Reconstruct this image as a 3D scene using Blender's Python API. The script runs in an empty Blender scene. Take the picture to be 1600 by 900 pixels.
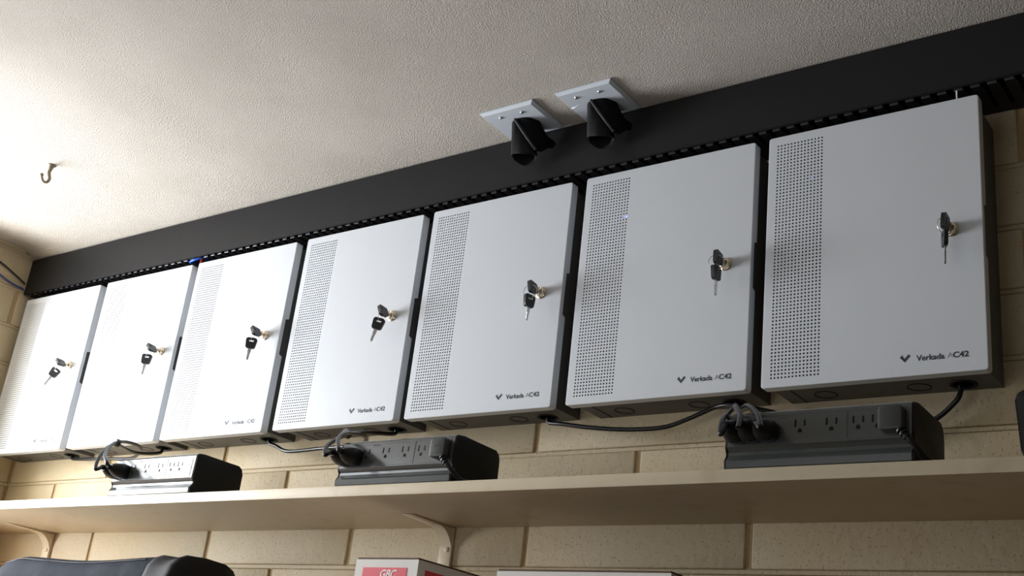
import bpy, bmesh, math, random
from mathutils import Vector, Matrix, Euler
random.seed(7)
PI = math.pi
scn = bpy.context.scene
COL = scn.collection

# ------------------------------------------------------------------ camera
def rotm(y, p, r):
    cy, sy, cp, sp, cr, sr = math.cos(y), math.sin(y), math.cos(p), math.sin(p), math.cos(r), math.sin(r)
    Rz = Matrix(((cy, -sy, 0), (sy, cy, 0), (0, 0, 1)))
    Rx = Matrix(((1, 0, 0), (0, cp, -sp), (0, sp, cp)))
    Ry = Matrix(((cr, 0, sr), (0, 1, 0), (-sr, 0, cr)))
    return Rz @ Rx @ Ry
Rm = rotm(0.6680565, 0.37130637, -0.11962822)
cam_d = bpy.data.cameras.new('camera')
cam = bpy.data.objects.new('camera', cam_d)
COL.objects.link(cam)
right, fwd, up = Rm.col[0], Rm.col[1], Rm.col[2]
M = Matrix((right, up, -fwd)).transposed().to_4x4()
M.translation = Vector((2.69167, -1.51189, -0.52339))
cam.matrix_world = M
cam_d.sensor_width = 36.0
cam_d.lens = 1825.8 / 1600 * 36
cam_d.clip_start = 0.02
scn.camera = cam

# ------------------------------------------------------------------ light
XL0 = -0.13
WX, WY0, WY1, WZ0, WZ1 = -0.13, -1.02, -0.24, -0.42, 0.38      # window opening in the left wall
world = bpy.data.worlds.new('world'); scn.world = world
world.use_nodes = True
bg = world.node_tree.nodes['Background']
bg.inputs[0].default_value = (0.75, 0.87, 1.0, 1)
bg.inputs[1].default_value = 1.0
def area(name, loc, rot, sx, sy, power, color, spread=PI):
    d = bpy.data.lights.new(name, 'AREA'); d.shape = 'RECTANGLE'
    d.size = sx; d.size_y = sy; d.energy = power; d.color = color; d.spread = spread
    o = bpy.data.objects.new(name, d); COL.objects.link(o)
    o.location = loc; o.rotation_euler = rot
    return o
area('window_daylight', (WX - 0.17, (WY0 + WY1) / 2, (WZ0 + WZ1) / 2), (0, -PI / 2, 0), WZ1 - WZ0, WY1 - WY0, 54, (0.93, 0.96, 1.0))
area('added_side_sheen_light', (XL0 - 0.12, -1.75, 0.27), (0, -PI / 2, 0), 0.46, 0.66, 6, (0.93, 0.96, 1.0))  # added, no known window; gives the middle surge protector's face a sheen
area('added_far_fill_light', (1.4, -3.17, -0.75), (PI / 2, 0, 0), 1.8, 0.9, 9, (0.95, 0.97, 1.0))  # added fill with no known source; lifts the wall below the shelf
vs = scn.view_settings
vs.view_transform = 'Standard'; vs.look = 'None'; vs.exposure = 0.32; vs.gamma = 1.0
vs.use_curve_mapping = False

# ------------------------------------------------------------------ materials
def mat(name, col, rough=0.5, metal=0.0, spec=0.5, bump=None, vary=None, emit=None, coat=0.0):
    m = bpy.data.materials.new(name); m.use_nodes = True
    nt = m.node_tree; b = nt.nodes['Principled BSDF']
    b.inputs['Base Color'].default_value = (*col, 1)
    b.inputs['Roughness'].default_value = rough
    b.inputs['Metallic'].default_value = metal
    b.inputs['Specular IOR Level'].default_value = spec
    b.inputs['Coat Weight'].default_value = coat
    if emit:
        b.inputs['Emission Color'].default_value = (*emit[0], 1)
        b.inputs['Emission Strength'].default_value = emit[1]
    tc = nt.nodes.new('ShaderNodeTexCoord')
    if vary:                      # (scale, other colour, low, high)
        n = nt.nodes.new('ShaderNodeTexNoise'); n.inputs['Scale'].default_value = vary[0]; n.inputs['Detail'].default_value = 6
        nt.links.new(tc.outputs['Object'], n.inputs['Vector'])
        r = nt.nodes.new('ShaderNodeMapRange'); r.inputs[1].default_value = vary[2]; r.inputs[2].default_value = vary[3]
        nt.links.new(n.outputs['Fac'], r.inputs[0])
        mx = nt.nodes.new('ShaderNodeMix'); mx.data_type = 'RGBA'
        mx.inputs[6].default_value = (*col, 1); mx.inputs[7].default_value = (*vary[1], 1)
        nt.links.new(r.outputs[0], mx.inputs[0]); nt.links.new(mx.outputs[2], b.inputs['Base Color'])
    if bump:                      # list of (scale, distance, detail, kind)
        prev = None
        for sc, dist, det, kind in bump:
            if kind == 'vor':
                n = nt.nodes.new('ShaderNodeTexVoronoi'); n.inputs['Scale'].default_value = sc; out = n.outputs['Distance']
            else:
                n = nt.nodes.new('ShaderNodeTexNoise'); n.inputs['Scale'].default_value = sc; n.inputs['Detail'].default_value = det
                out = n.outputs['Fac']
            nt.links.new(tc.outputs['Object'], n.inputs['Vector'])
            if kind == 'pit':
                r = nt.nodes.new('ShaderNodeMapRange'); r.inputs[1].default_value = 0.62; r.inputs[2].default_value = 0.72
                r.inputs[3].default_value = 1; r.inputs[4].default_value = 0
                nt.links.new(out, r.inputs[0]); out = r.outputs[0]
            bp = nt.nodes.new('ShaderNodeBump'); bp.inputs['Distance'].default_value = dist; bp.inputs['Strength'].default_value = 1
            nt.links.new(out, bp.inputs['Height'])
            if prev: nt.links.new(prev, bp.inputs['Normal'])
            prev = bp.outputs['Normal']
        nt.links.new(prev, b.inputs['Normal'])
    return m
M_ = {}
M_['ceiling'] = mat('stucco', (0.57, 0.52, 0.46), 0.9, spec=0.2, bump=[(430, 0.0042, 4, 'noise')], vary=(5, (0.63, 0.58, 0.52), 0.35, 0.65))
M_['block'] = mat('painted_block', (0.56, 0.47, 0.32), 0.6, spec=0.3, bump=[(70, 0.0012, 5, 'noise'), (240, 0.0010, 2, 'pit')], vary=(7, (0.53, 0.43, 0.27), 0.4, 0.65))
M_['mortar'] = mat('painted_mortar', (0.44, 0.32, 0.17), 0.8, spec=0.2, bump=[(120, 0.002, 4, 'noise')])
M_['shelf'] = mat('cream_shelf_paint', (0.66, 0.57, 0.41), 0.42, spec=0.4, bump=[(30, 0.0006, 4, 'noise')], vary=(22, (0.60, 0.50, 0.34), 0.55, 0.7))
M_['plaster'] = mat('room_plaster', (0.20, 0.17, 0.13), 0.8, spec=0.2, bump=[(60, 0.001, 3, 'noise')])
M_['floor'] = mat('floor_tile', (0.09, 0.08, 0.065), 0.6, bump=[(20, 0.001, 3, 'noise')])
M_['wood'] = mat('orange_wood', (0.24, 0.11, 0.035), 0.5, vary=(12, (0.18, 0.08, 0.025), 0.4, 0.6), bump=[(40, 0.0004, 4, 'noise')])
M_['door'] = mat('white_powder_coat', (0.63, 0.66, 0.70), 0.42, spec=0.5, bump=[(900, 0.00006, 2, 'noise')])
M_['body'] = mat('grey_powder_coat', (0.09, 0.087, 0.084), 0.5, spec=0.35, bump=[(900, 0.00006, 2, 'noise')])
M_['black_hole'] = mat('dark_rubber', (0.008, 0.008, 0.008), 0.7, spec=0.2, bump=[(300, 0.0002, 2, 'noise')])
M_['ink'] = mat('dark_ink', (0.035, 0.04, 0.05), 0.5, bump=[(500, 0.00002, 2, 'noise')])
M_['thin_ink'] = mat('pale_ink', (0.22, 0.22, 0.23), 0.5, bump=[(500, 0.00002, 2, 'noise')])
M_['duct'] = mat('black_duct_plastic', (0.010, 0.010, 0.011), 0.5, spec=0.3, bump=[(25, 0.0006, 3, 'noise')])
M_['duct_in'] = mat('duct_channel_plastic', (0.008, 0.008, 0.009), 0.5, spec=0.3, bump=[(60, 0.0003, 3, 'noise')])
M_['lip'] = mat('duct_lip_plastic', (0.055, 0.055, 0.06), 0.28, spec=0.8, bump=[(60, 0.0001, 3, 'noise')])
M_['brass'] = mat('worn_brass', (0.70, 0.60, 0.46), 0.22, metal=1.0, bump=[(80, 0.0002, 2, 'noise')])
M_['steel'] = mat('nickel_steel', (0.66, 0.66, 0.66), 0.3, metal=1.0, bump=[(120, 0.0001, 2, 'noise')])
M_['keyblack'] = mat('black_key_plastic', (0.015, 0.016, 0.018), 0.45, bump=[(200, 0.0002, 2, 'noise')])
M_['strip'] = mat('charcoal_strip_plastic', (0.055, 0.062, 0.060), 0.22, spec=0.9, bump=[(400, 0.00008, 2, 'noise')])
M_['flatplug'] = mat('grey_plug_plastic', (0.06, 0.064, 0.062), 0.5, spec=0.3, bump=[(400, 0.00008, 2, 'noise')])
M_['strip_end'] = mat('black_strip_plastic', (0.006, 0.006, 0.006), 0.55, spec=0.25, bump=[(400, 0.00008, 2, 'noise')])
M_['slot'] = mat('outlet_slot_black', (0.004, 0.004, 0.004), 0.6, spec=0.2, bump=[(100, 0.00005, 2, 'noise')])
M_['cord'] = mat('black_cord_rubber', (0.005, 0.005, 0.006), 0.36, spec=0.4, bump=[(200, 0.0001, 2, 'noise')])
M_['plug'] = mat('black_plug_rubber', (0.008, 0.008, 0.009), 0.42, spec=0.4, bump=[(200, 0.0001, 2, 'noise')])
M_['blue'] = mat('blue_cable_jacket', (0.01, 0.10, 0.55), 0.35, bump=[(200, 0.0001, 2, 'noise')])
M_['navy'] = mat('dark_blue_cable_jacket', (0.03, 0.05, 0.20), 0.4, bump=[(200, 0.0001, 2, 'noise')])
M_['red'] = mat('red_strap', (0.42, 0.04, 0.03), 0.5, bump=[(200, 0.0001, 2, 'noise')])
M_['zip'] = mat('white_nylon', (0.75, 0.75, 0.74), 0.4, bump=[(200, 0.0001, 2, 'noise')])
M_['plate'] = mat('pale_plate_enamel', (0.62, 0.67, 0.74), 0.4, spec=0.5, bump=[(300, 0.00008, 2, 'noise')])
M_['sleeve'] = mat('black_braided_mesh', (0.009, 0.009, 0.010), 0.75, spec=0.25, bump=[(700, 0.0006, 1, 'vor')])
M_['sleeve_hem_lit'] = mat('braid_hem_painted_lit', (0.030, 0.030, 0.033), 0.6, spec=0.4, bump=[(700, 0.0006, 1, 'vor')])  # lighter than the braid, painting light along the flap's ridge
M_['hook'] = mat('tarnished_brass', (0.24, 0.20, 0.13), 0.45, metal=0.0, bump=[(200, 0.0003, 2, 'noise')])
M_['board'] = mat('white_cardboard', (0.66, 0.64, 0.60), 0.7, bump=[(120, 0.0002, 3, 'noise')])
M_['kraft'] = mat('brown_cardboard', (0.10, 0.055, 0.03), 0.8, bump=[(120, 0.0004, 3, 'noise')])
M_['redprint'] = mat('red_print', (0.62, 0.035, 0.06), 0.55, bump=[(120, 0.0001, 3, 'noise')])
M_['whiteprint'] = mat('white_print', (0.80, 0.76, 0.74), 0.6, bump=[(120, 0.0001, 3, 'noise')])
M_['bag'] = mat('navy_nylon', (0.010, 0.014, 0.024), 0.75, spec=0.08, bump=[(9, 0.008, 3, 'noise'), (600, 0.0003, 1, 'vor')])
M_['bagend'] = mat('black_nylon', (0.008, 0.008, 0.009), 0.7, spec=0.3, bump=[(600, 0.0003, 1, 'vor')])
M_['led'] = mat('blue_led', (0.1, 0.15, 0.9), 0.4, emit=((0.12, 0.16, 1.0), 6.0))
M_['logo_grey'] = mat('grey_emboss', (0.10, 0.10, 0.10), 0.5, bump=[(200, 0.0001, 2, 'noise')])

# ------------------------------------------------------------------ helpers
def link(name, bm, m, parent=None, smooth=None, loc=None, rot=None):
    me = bpy.data.meshes.new(name)
    bmesh.ops.recalc_face_normals(bm, faces=bm.faces[:])
    bm.to_mesh(me); bm.free()
    ms = m if isinstance(m, (list, tuple)) else [m]
    for k in ms: me.materials.append(M_[k])
    if smooth is not None:
        for p in me.polygons: p.use_smooth = True
        me.set_sharp_from_angle(angle=math.radians(smooth))
    o = bpy.data.objects.new(name, me); COL.objects.link(o)
    if parent: o.parent = parent
    if loc: o.location = loc
    if rot: o.rotation_euler = rot
    return o
def tag(o, label, cat, group=None):
    o['label'] = label; o['category'] = cat
    if group: o['group'] = group
    return o
def thing(name, label, cat, loc=(0, 0, 0), rot=(0, 0, 0), group=None):
    o = bpy.data.objects.new(name, None); COL.objects.link(o); o.empty_display_size = 0.03
    o.location = loc; o.rotation_euler = rot
    return tag(o, label, cat, group)
def struct(o): o['kind'] = 'structure'; return o
def copy_tree(o, parent=None):
    c = o.copy(); COL.objects.link(c); c.parent = parent
    for ch in list(o.children): copy_tree(ch, c)
    return c
def box(bm, x0, x1, y0, y1, z0, z1, bev=0.0, seg=2, mi=0, mtx=None):
    t = bmesh.new()
    bmesh.ops.create_cube(t, size=1)
    for v in t.verts:
        v.co = Vector(((x0 + x1) / 2 + v.co.x * (x1 - x0), (y0 + y1) / 2 + v.co.y * (y1 - y0), (z0 + z1) / 2 + v.co.z * (z1 - z0)))
    if bev > 0:
        bmesh.ops.bevel(t, geom=t.edges[:], offset=bev, segments=seg, profile=0.5, affect='EDGES')
    merge(bm, t, mi, mtx)
def merge(bm, t, mi=0, mtx=None):
    vm = {}
    for v in t.verts:
        co = v.co.copy()
        if mtx: co = mtx @ co
        vm[v] = bm.verts.new(co)
    for f in t.faces:
        try:
            nf = bm.faces.new([vm[v] for v in f.verts]); nf.material_index = mi if mi is not None else f.material_index
        except ValueError: pass
    t.free()
def catmull(pts, n=8):
    P = [Vector(p) for p in pts]
    P = [P[0] * 2 - P[1]] + P + [P[-1] * 2 - P[-2]]
    out = []
    for i in range(1, len(P) - 2):
        for k in range(n):
            t = k / n
            a, b, c, d = P[i - 1], P[i], P[i + 1], P[i + 2]
            out.append(0.5 * ((2 * b) + (c - a) * t + (2 * a - 5 * b + 4 * c - d) * t * t + (3 * b - a - 3 * c + d) * t ** 3))
    out.append(P[-2])
    return out
def tube(bm, pts, rad, seg=10, n=8, smoothpath=True, mi=0, flat=1.0, cap=True):
    path = catmull(pts, n) if smoothpath else [Vector(p) for p in pts]
    N = len(path)
    rads = rad if callable(rad) else (lambda t: rad)
    prev = None; rings = []
    T0 = (path[1] - path[0]).normalized()
    up_ = Vector((0, 0, 1)) if abs(T0.z) < 0.9 else Vector((1, 0, 0))
    nrm = (up_ - T0 * up_.dot(T0)).normalized()
    for i, p in enumerate(path):
        T = (path[min(i + 1, N - 1)] - path[max(i - 1, 0)]).normalized()
        nrm = (nrm - T * nrm.dot(T)).normalized()
        bn = T.cross(nrm)
        r = rads(i / (N - 1))
        rings.append([bm.verts.new(p + nrm * math.cos(2 * PI * k / seg) * r * flat + bn * math.sin(2 * PI * k / seg) * r) for k in range(seg)])
    for a, b in zip(rings, rings[1:]):
        for k in range(seg):
            f = bm.faces.new((a[k], a[(k + 1) % seg], b[(k + 1) % seg], b[k])); f.material_index = mi
    if cap:
        f = bm.faces.new(rings[0]); f.material_index = mi
        f = bm.faces.new(rings[-1][::-1]); f.material_index = mi
def lathe(bm, prof, mtx, seg=24, mi=0, cap=True):
    rings = []
    for r, h in prof:
        rings.append([bm.verts.new(mtx @ Vector((max(r, 1e-5) * math.cos(2 * PI * k / seg), max(r, 1e-5) * math.sin(2 * PI * k / seg), h))) for k in range(seg)])
    for a, b in zip(rings, rings[1:]):
        for k in range(seg):
            f = bm.faces.new((a[k], a[(k + 1) % seg], b[(k + 1) % seg], b[k])); f.material_index = mi
    if not cap: return
    bm.faces.new(rings[0]).material_index = mi
    bm.faces.new(rings[-1][::-1]).material_index = mi
def prism(bm, pts, axis, a0, a1, mi=0, bev=0.0, mtx=None):
    """pts: 2D outline; axis 'x' -> (y,z) outline, 'y' -> (x,z), 'z' -> (x,y)"""
    def mk(p, a):
        return {'x': Vector((a, p[0], p[1])), 'y': Vector((p[0], a, p[1])), 'z': Vector((p[0], p[1], a))}[axis]
    t = bmesh.new()
    A = [t.verts.new(mk(p, a0)) for p in pts]; B = [t.verts.new(mk(p, a1)) for p in pts]
    n = len(pts)
    for k in range(n): t.faces.new((A[k], A[(k + 1) % n], B[(k + 1) % n], B[k]))
    fa = t.faces.new(A[::-1]); fb = t.faces.new(B)
    if bev > 0:
        es = list(set(list(fa.edges) + list(fb.edges)))
        bmesh.ops.bevel(t, geom=es, offset=bev, segments=2, profile=0.5, affect='EDGES')
    merge(bm, t, mi, mtx)
def rrect(x0, x1, z0, z1, r, n=4):
    pts = []
    for cx, cz, a in ((x1 - r, z1 - r, 0), (x0 + r, z1 - r, 90), (x0 + r, z0 + r, 180), (x1 - r, z0 + r, 270)):
        for k in range(n + 1):
            t = math.radians(a + 90 * k / n); pts.append((cx + r * math.cos(t), cz + r * math.sin(t)))
    return pts
def text(name, body, size, m, parent, loc, rot, offset=0.0, extrude=0.0002, width=None, shear=0.0):
    c = bpy.data.curves.new(name, 'FONT'); c.body = body; c.size = size; c.extrude = extrude; c.offset = offset; c.shear = shear
    c.resolution_u = 3
    o = bpy.data.objects.new(name + '_tmp', c); COL.objects.link(o)
    bpy.context.view_layer.update()
    me = bpy.data.meshes.new_from_object(o.evaluated_get(bpy.context.evaluated_depsgraph_get()))
    bpy.data.objects.remove(o)
    xs = [v.co.x for v in me.vertices]
    if width:
        s = width / (max(xs) - min(xs)); x0 = min(xs)
        for v in me.vertices: v.co.x = (v.co.x - x0) * s
    me.name = name; me.materials.clear(); me.materials.append(M_[m])
    q = bpy.data.objects.new(name, me); COL.objects.link(q)
    q.parent = parent; q.location = loc; q.rotation_euler = rot
    return q

# ------------------------------------------------------------------ setting
YW = 0.10            # face of the block wall
XL = -0.13           # face of the left wall
XR, YB, ZF, ZC = 4.2, -3.2, -1.90, 0.536
RH, RL = 0.0985, 0.4095
def blocks(bm, to3, u0, u1, z0, z1, par=0, skip=None):
    """running bond of bevelled block faces; to3(u, d, z) maps wall coords (d = depth out of wall)"""
    k = math.floor((z0 + 0.05) / RH)
    while -0.05 + k * RH < z1 - 0.003:
        za, zb = max(z0, -0.05 + k * RH), min(z1, -0.05 + (k + 1) * RH)
        off = 0.285 if (k % 2 == 0) else 0.082
        off += par
        j = math.floor((u0 - off) / RL)
        while off + j * RL < u1:
            ua, ub = max(u0, off + j * RL), min(u1, off + (j + 1) * RL)
            if ub - ua > 0.02:
                t = bmesh.new()
                jw = random.uniform(-0.0012, 0.0012)
                box(t, ua + 0.005 + jw, ub - 0.005 + jw, 0.0, 0.012, za + 0.0042, zb - 0.0040 + random.uniform(-.0006, .0006), 0.0028, 3)
                for v in t.verts: v.co = to3(v.co.x, v.co.y, v.co.z)
                merge(bm, t)
            j += 1
        if zb < z1 - 0.003:      # nearly flush painted bed joint
            t = bmesh.new(); box(t, u0, u1, 0.0009, 0.012, zb - 0.0037, zb + 0.0032, 0.0008, 1)
            for v in t.verts: v.co = to3(v.co.x, v.co.y + 0.0005 * math.sin(v.co.x * 9), v.co.z)
            merge(bm, t)
        k += 1
bm = bmesh.new()
blocks(bm, lambda u, d, z: Vector((u, YW + d, z)), XL, 3.2, -0.95, 0.55)
box(bm, XL - 0.1, 3.2, YW + 0.0035, YW + 0.12, ZF, 0.60, mi=1)
box(bm, 3.2, XR, YW, YW + 0.12, ZF, 0.60, mi=0)
box(bm, XL - 0.1, 3.2, YW + 0.001, YW + 0.10, ZF, -0.95, mi=0)
struct(link('wall_back', bm, ['block', 'mortar'], smooth=40))
bm = bmesh.new()
blocks(bm, lambda u, d, z: Vector((XL - d, u, z)), -0.185, YW, -0.95, 0.60, par=-0.30)
T = 0.14
box(bm, XL - T, XL - 0.0035, -0.20, YW + 0.12, ZF, 0.62, mi=1)
box(bm, XL - T, XL, YB, -2.10, ZF, 0.62)
box(bm, XL - T, XL, -2.10, -1.40, ZF, 0.02)
box(bm, XL - T, XL, -2.10, -1.40, 0.52, 0.62)
box(bm, XL - T, XL, -1.40, WY0, ZF, 0.62)
box(bm, XL - T, XL, WY0, WY1, ZF, WZ0)
box(bm, XL - T, XL, WY0, WY1, WZ1, 0.62)
box(bm, XL - T, XL, WY1, -0.185, ZF, 0.62)
struct(link('wall_left', bm, ['block', 'mortar'], smooth=40))
bm = bmesh.new(); box(bm, XR, XR + 0.1, YB, YW + .1, ZF, 0.62); struct(link('wall_right', bm, 'plaster'))
bm = bmesh.new(); box(bm, XL - T, XR + 0.1, YB - 0.1, YB, ZF, 0.62); struct(link('wall_front', bm, 'plaster'))
bm = bmesh.new(); box(bm, XL - T, XR + 0.1, YB - 0.1, YW + .12, ZF - 0.1, ZF); struct(link('floor', bm, 'floor'))
# ceiling: stucco slab that swells slightly and rounds up into the left corner
def zceil(x, y):
    s = max(0.0, min(1.0, (0.12 - x) / 0.25)); s = s * s * (3 - 2 * s)
    g = max(0.0, min(1.0, (-y) / 0.03))
    return ZC - 0.0025 * (x - 1.06) / 1.2 * 0.5 + 0.020 * s * g + 0.0015 * math.sin(x * 5 + y * 3) * min(1, -min(y, 0) * 8)
bm = bmesh.new()
xs = [XL - T + (XR + 0.1 - XL + T) * (i / 90) ** 1.4 for i in range(91)]
ys = [YW + 0.1 - (YW + 0.1 - YB) * (i / 60) ** 1.6 for i in range(61)]
gv = [[bm.verts.new((x, y, zceil(x, y))) for y in ys] for x in xs]
gt = [[bm.verts.new((x, y, 0.64)) for y in (ys[0], ys[-1])] for x in (xs[0], xs[-1])]
for i in range(90):
    for j in range(60): bm.faces.new((gv[i][j], gv[i][j + 1], gv[i + 1][j + 1], gv[i + 1][j]))
bm.faces.new((gt[0][0], gt[1][0], gt[1][1], gt[0][1]))
struct(link('ceiling', bm, 'ceiling', smooth=60))
# window in the left wall, beyond the frame
bm = bmesh.new()
for (a, b, c, d) in ((WY0, WY0 + 0.04, WZ0, WZ1), (WY1 - 0.04, WY1, WZ0, WZ1), (WY0, WY1, WZ0, WZ0 + 0.04), (WY0, WY1, WZ1 - 0.04, WZ1), (-0.645, -0.615, WZ0, WZ1)):
    box(bm, XL - 0.10, XL - 0.05, a, b, c, d, 0.003)
struct(link('window_1', bm, 'shelf'))
bm = bmesh.new()
for (a, b, c, d) in ((0.45, 0.50, -1.25, -0.25), (2.30, 2.35, -1.25, -0.25), (0.45, 2.35, -1.25, -1.20), (0.45, 2.35, -0.30, -0.25)):
    box(bm, a, b, YB + 0.0005, YB + 0.045, c, d, 0.003)
struct(link('added_far_fill_frame', bm, 'shelf'))  # invented frame around the far fill light, on a closed wall
bm = bmesh.new()
for (a, b, c, d) in ((-2.10, -2.07, 0.02, 0.52), (-1.43, -1.40, 0.02, 0.52), (-2.10, -1.40, 0.02, 0.05), (-2.10, -1.40, 0.49, 0.52)):
    box(bm, XL - 0.09, XL - 0.05, a, b, c, d, 0.003)
struct(link('added_side_sheen_frame', bm, 'shelf'))  # invented frame around the added side light, out of view
# mounted shelf (top) and its brackets
ZS, ZSB, YS = -0.1575, -0.1757, -0.1500
bm = bmesh.new()
box(bm, XL + 0.001, 2.95, YS, YW - 0.0005, ZSB, ZS, 0.0012)
sh = link('wall_shelf', bm, 'shelf', smooth=40)
tag(sh, 'long cream painted shelf board under the row of white cabinets', 'shelf')
def bracket(x, label):
    t = thing('shelf_bracket', label, 'bracket', (x, YW, ZSB), group='shelf brackets under the long cream shelf')
    b = bmesh.new()
    box(b, -0.014, 0.014, -0.0075, -0.0005, -0.20, -0.0005, 0.0015)
    link('upright', b, 'shelf', t, 40)
    b = bmesh.new()
    prism(b, [(-0.120, -0.0007), (-0.002, -0.0007), (-0.002, -0.0060), (-0.03, -0.0045), (-0.119, -0.0012)], 'x', -0.012, 0.012, bev=0.0003)
    link('arm', b, 'shelf', t, 40)
    b = bmesh.new()
    pts = [(-0.003, -0.004)]
    for k in range(13):
        a = k / 12 * PI / 2
        pts.append((-0.003 - 0.045 * (1 - math.sin(a)) , -0.004 - 0.055 * (1 - math.cos(a))))
    prism(b, pts, 'x', -0.013, 0.013)
    link('web', b, 'shelf', t, 40)
    b = bmesh.new()
    lathe(b, [(0.0045, 0), (0.0045, 0.002), (0.002, 0.003)], Matrix.Translation((0.004, -0.0075, -0.04)) @ Matrix.Rotation(PI / 2, 4, 'X'), 12)
    link('bolt', b, 'shelf', t, 40)
bracket(1.346, 'cream shelf bracket behind the open white carton with red print')
bracket(0.122, 'cream shelf bracket at far left in the warm lit corner')
# lower wooden shelf, below the frame: carries the boxes and the bag
ZL = -0.50
bm = bmesh.new(); box(bm, XL + 0.001, 2.95, -0.36, YW - 0.0005, ZL - 0.03, ZL, 0.002)
tag(link('wooden_shelf', bm, 'wood', smooth=40), 'orange wooden lower shelf under cartons and bag', 'shelf')

# ------------------------------------------------------------------ black wiring duct along the ceiling
ZD0, ZD1 = 0.4355, 0.5335
t = thing('cable_duct', 'long black slotted wiring duct between ceiling and white cabinets', 'cable duct', (XL, YW, ZD0))
LX = 2.95 - XL
bm = bmesh.new()
# cover: front plate with small returns
prism(bm, [(-0.1, 0.0), (-0.0975, -0.0012), (-0.0935, 0.0), (-0.0935, 0.0025), (-0.0975, 0.0025), (-0.0975, 0.0955), (-0.088, 0.0955), (-0.088, 0.0978), (-0.0985, 0.0978), (-0.1, 0.0965)], 'x', 0.002, LX)
link('cover', bm, 'duct', t, 35)
bm = bmesh.new()
box(bm, 0.002, LX, -0.003, -0.0005, 0.001, 0.097)
box(bm, 0.002, LX, -0.09, -0.003, 0.094, 0.0965)
box(bm, 0.002, LX, -0.020, -0.003, 0.001, 0.003)
box(bm, 0.002, 0.004, -0.0965, -0.003, 0.001, 0.096)
PF = 0.0236
n = int(LX / PF)
for i in range(n):
    x = 0.008 + i * PF
    prism(bm, [(x, -0.020), (x + 0.0165, -0.020), (x + 0.0165, -0.078), (x + 0.0150, -0.083), (x + 0.0150, -0.0885), (x + 0.0015, -0.0885), (x + 0.0015, -0.083), (x, -0.078)], 'z', 0.001, 0.003)
link('slotted_channel', bm, 'duct_in', t, 35)
bm = bmesh.new()
for i in range(n):
    x = 0.008 + i * PF
    box(bm, x + 0.0020, x + 0.0150, -0.0905, -0.0885, -0.0022, 0.0028, 0.0006, 1)
link('finger_tips', bm, 'lip', t, 35)
# cables inside the duct
bm = bmesh.new()
for k in range(5):
    pts = [(0.02 + j * 0.3, -0.03 - 0.009 * k + random.uniform(-.004, .004), 0.012 + random.uniform(0, .012)) for j in range(10)]
    tube(bm, pts, 0.003, 6, 3)
link('cable_bundle', bm, 'cord', t, 60)

# ------------------------------------------------------------------ cabinets
W, H, DF = 0.32, 0.4147, 0.017
def door_bm():
    bm = bmesh.new()
    gx0, gz0, p, nc, nr = 0.0157, 0.0146, 0.00552, 14, 70
    pz = (0.3978 - 0.0146) / 69
    X0, X1 = gx0 - p / 2, gx0 + (nc - .5) * p
    Z0, Z1 = gz0 - pz / 2, gz0 + (nr - .5) * pz
    e = 0.0012
    r = 0.0035
    F = lambda pts, y=0.0: bm.faces.new([bm.verts.new((a, y, b)) for a, b in pts])
    # front: left strip, right strip (rounded corners), bottom and top strips over the grid
    O = rrect(e, W - e, e, H - e, r, 4)            # order: TR, TL, BL, BR
    TR, TL, BL, BR = O[0:5], O[5:10], O[10:15], O[15:20]
    F([(X0, H - e)] + TL + BL + [(X0, e)])
    F([(X1, e)] + BR + TR + [(X1, H - e)])
    F([(X0, e), (X1, e), (X1, Z0), (X0, Z0)])
    F([(X0, Z1), (X1, Z1), (X1, H - e), (X0, H - e)])
    R = 0.00155; ns = 8
    for i in range(nc):
        for j in range(nr):
            cx, cz = gx0 + i * p, gz0 + j * pz
            ring = [bm.verts.new((cx + R * math.cos(2 * PI * k / ns), 0, cz + R * math.sin(2 * PI * k / ns))) for k in range(ns)]
            back = [bm.verts.new((v.co.x, 0.0005, v.co.z)) for v in ring]
            sq = []
            for k in range(ns):
                a = 2 * PI * k / ns; c, s = math.cos(a), math.sin(a); q = max(abs(c), abs(s))
                sq.append(bm.verts.new((cx + c / q * p / 2, 0, cz + s / q * pz / 2)))
            for k in range(ns):
                l = (k + 1) % ns
                bm.faces.new((ring[k], ring[l], sq[l], sq[k]))
                bm.faces.new((back[k], back[l], ring[l], ring[k]))
    # edge roll + flange
    A = [bm.verts.new((a, 0, b)) for a, b in O]
    O2 = rrect(0.0003, W - 0.0003, 0.0003, H - 0.0003, r + 0.0006, 4)
    O3 = rrect(0, W, 0, H, r + 0.0009, 4)
    Bv = [bm.verts.new((a, 0.0004, b)) for a, b in O2]
    Cv = [bm.verts.new((a, 0.0014, b)) for a, b in O3]
    Dv = [bm.verts.new((a, DF, b)) for a, b in O3]
    n = len(O)
    for P, Q in ((A, Bv), (Bv, Cv)):
        for k in range(n): bm.faces.new((P[k], P[(k + 1) % n], Q[(k + 1) % n], Q[k]))
    for k in range(n):
        if k == n - 1: continue                    # the right side carries the hand notch
        bm.faces.new((Cv[k], Cv[(k + 1) % n], Dv[(k + 1) % n], Dv[k]))
    za, zb = O3[n - 1][1], O3[0][1]
    nz0, nz1, nd = 0.166, 0.242, 0.0085
    bm.faces.new([bm.verts.new(q) for q in ((W, .0014, za), (W, DF, za), (W, DF, nz0 - .003), (W, nd, nz0), (W, nd, nz1), (W, DF, nz1 + .003), (W, DF, zb), (W, .0014, zb))])
    # inner liner so that the door has thickness
    I = rrect(0.0014, W - 0.0014, 0.0014, H - 0.0014, r, 4)
    Iv = [bm.verts.new((a, 0.0085, b)) for a, b in I]; Jv = [bm.verts.new((a, 0.0016, b)) for a, b in I]
    for k in range(n): bm.faces.new((Iv[k], Iv[(k + 1) % n], Jv[(k + 1) % n], Jv[k]))
    bm.faces.ensure_lookup_table()
    return bm
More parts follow.
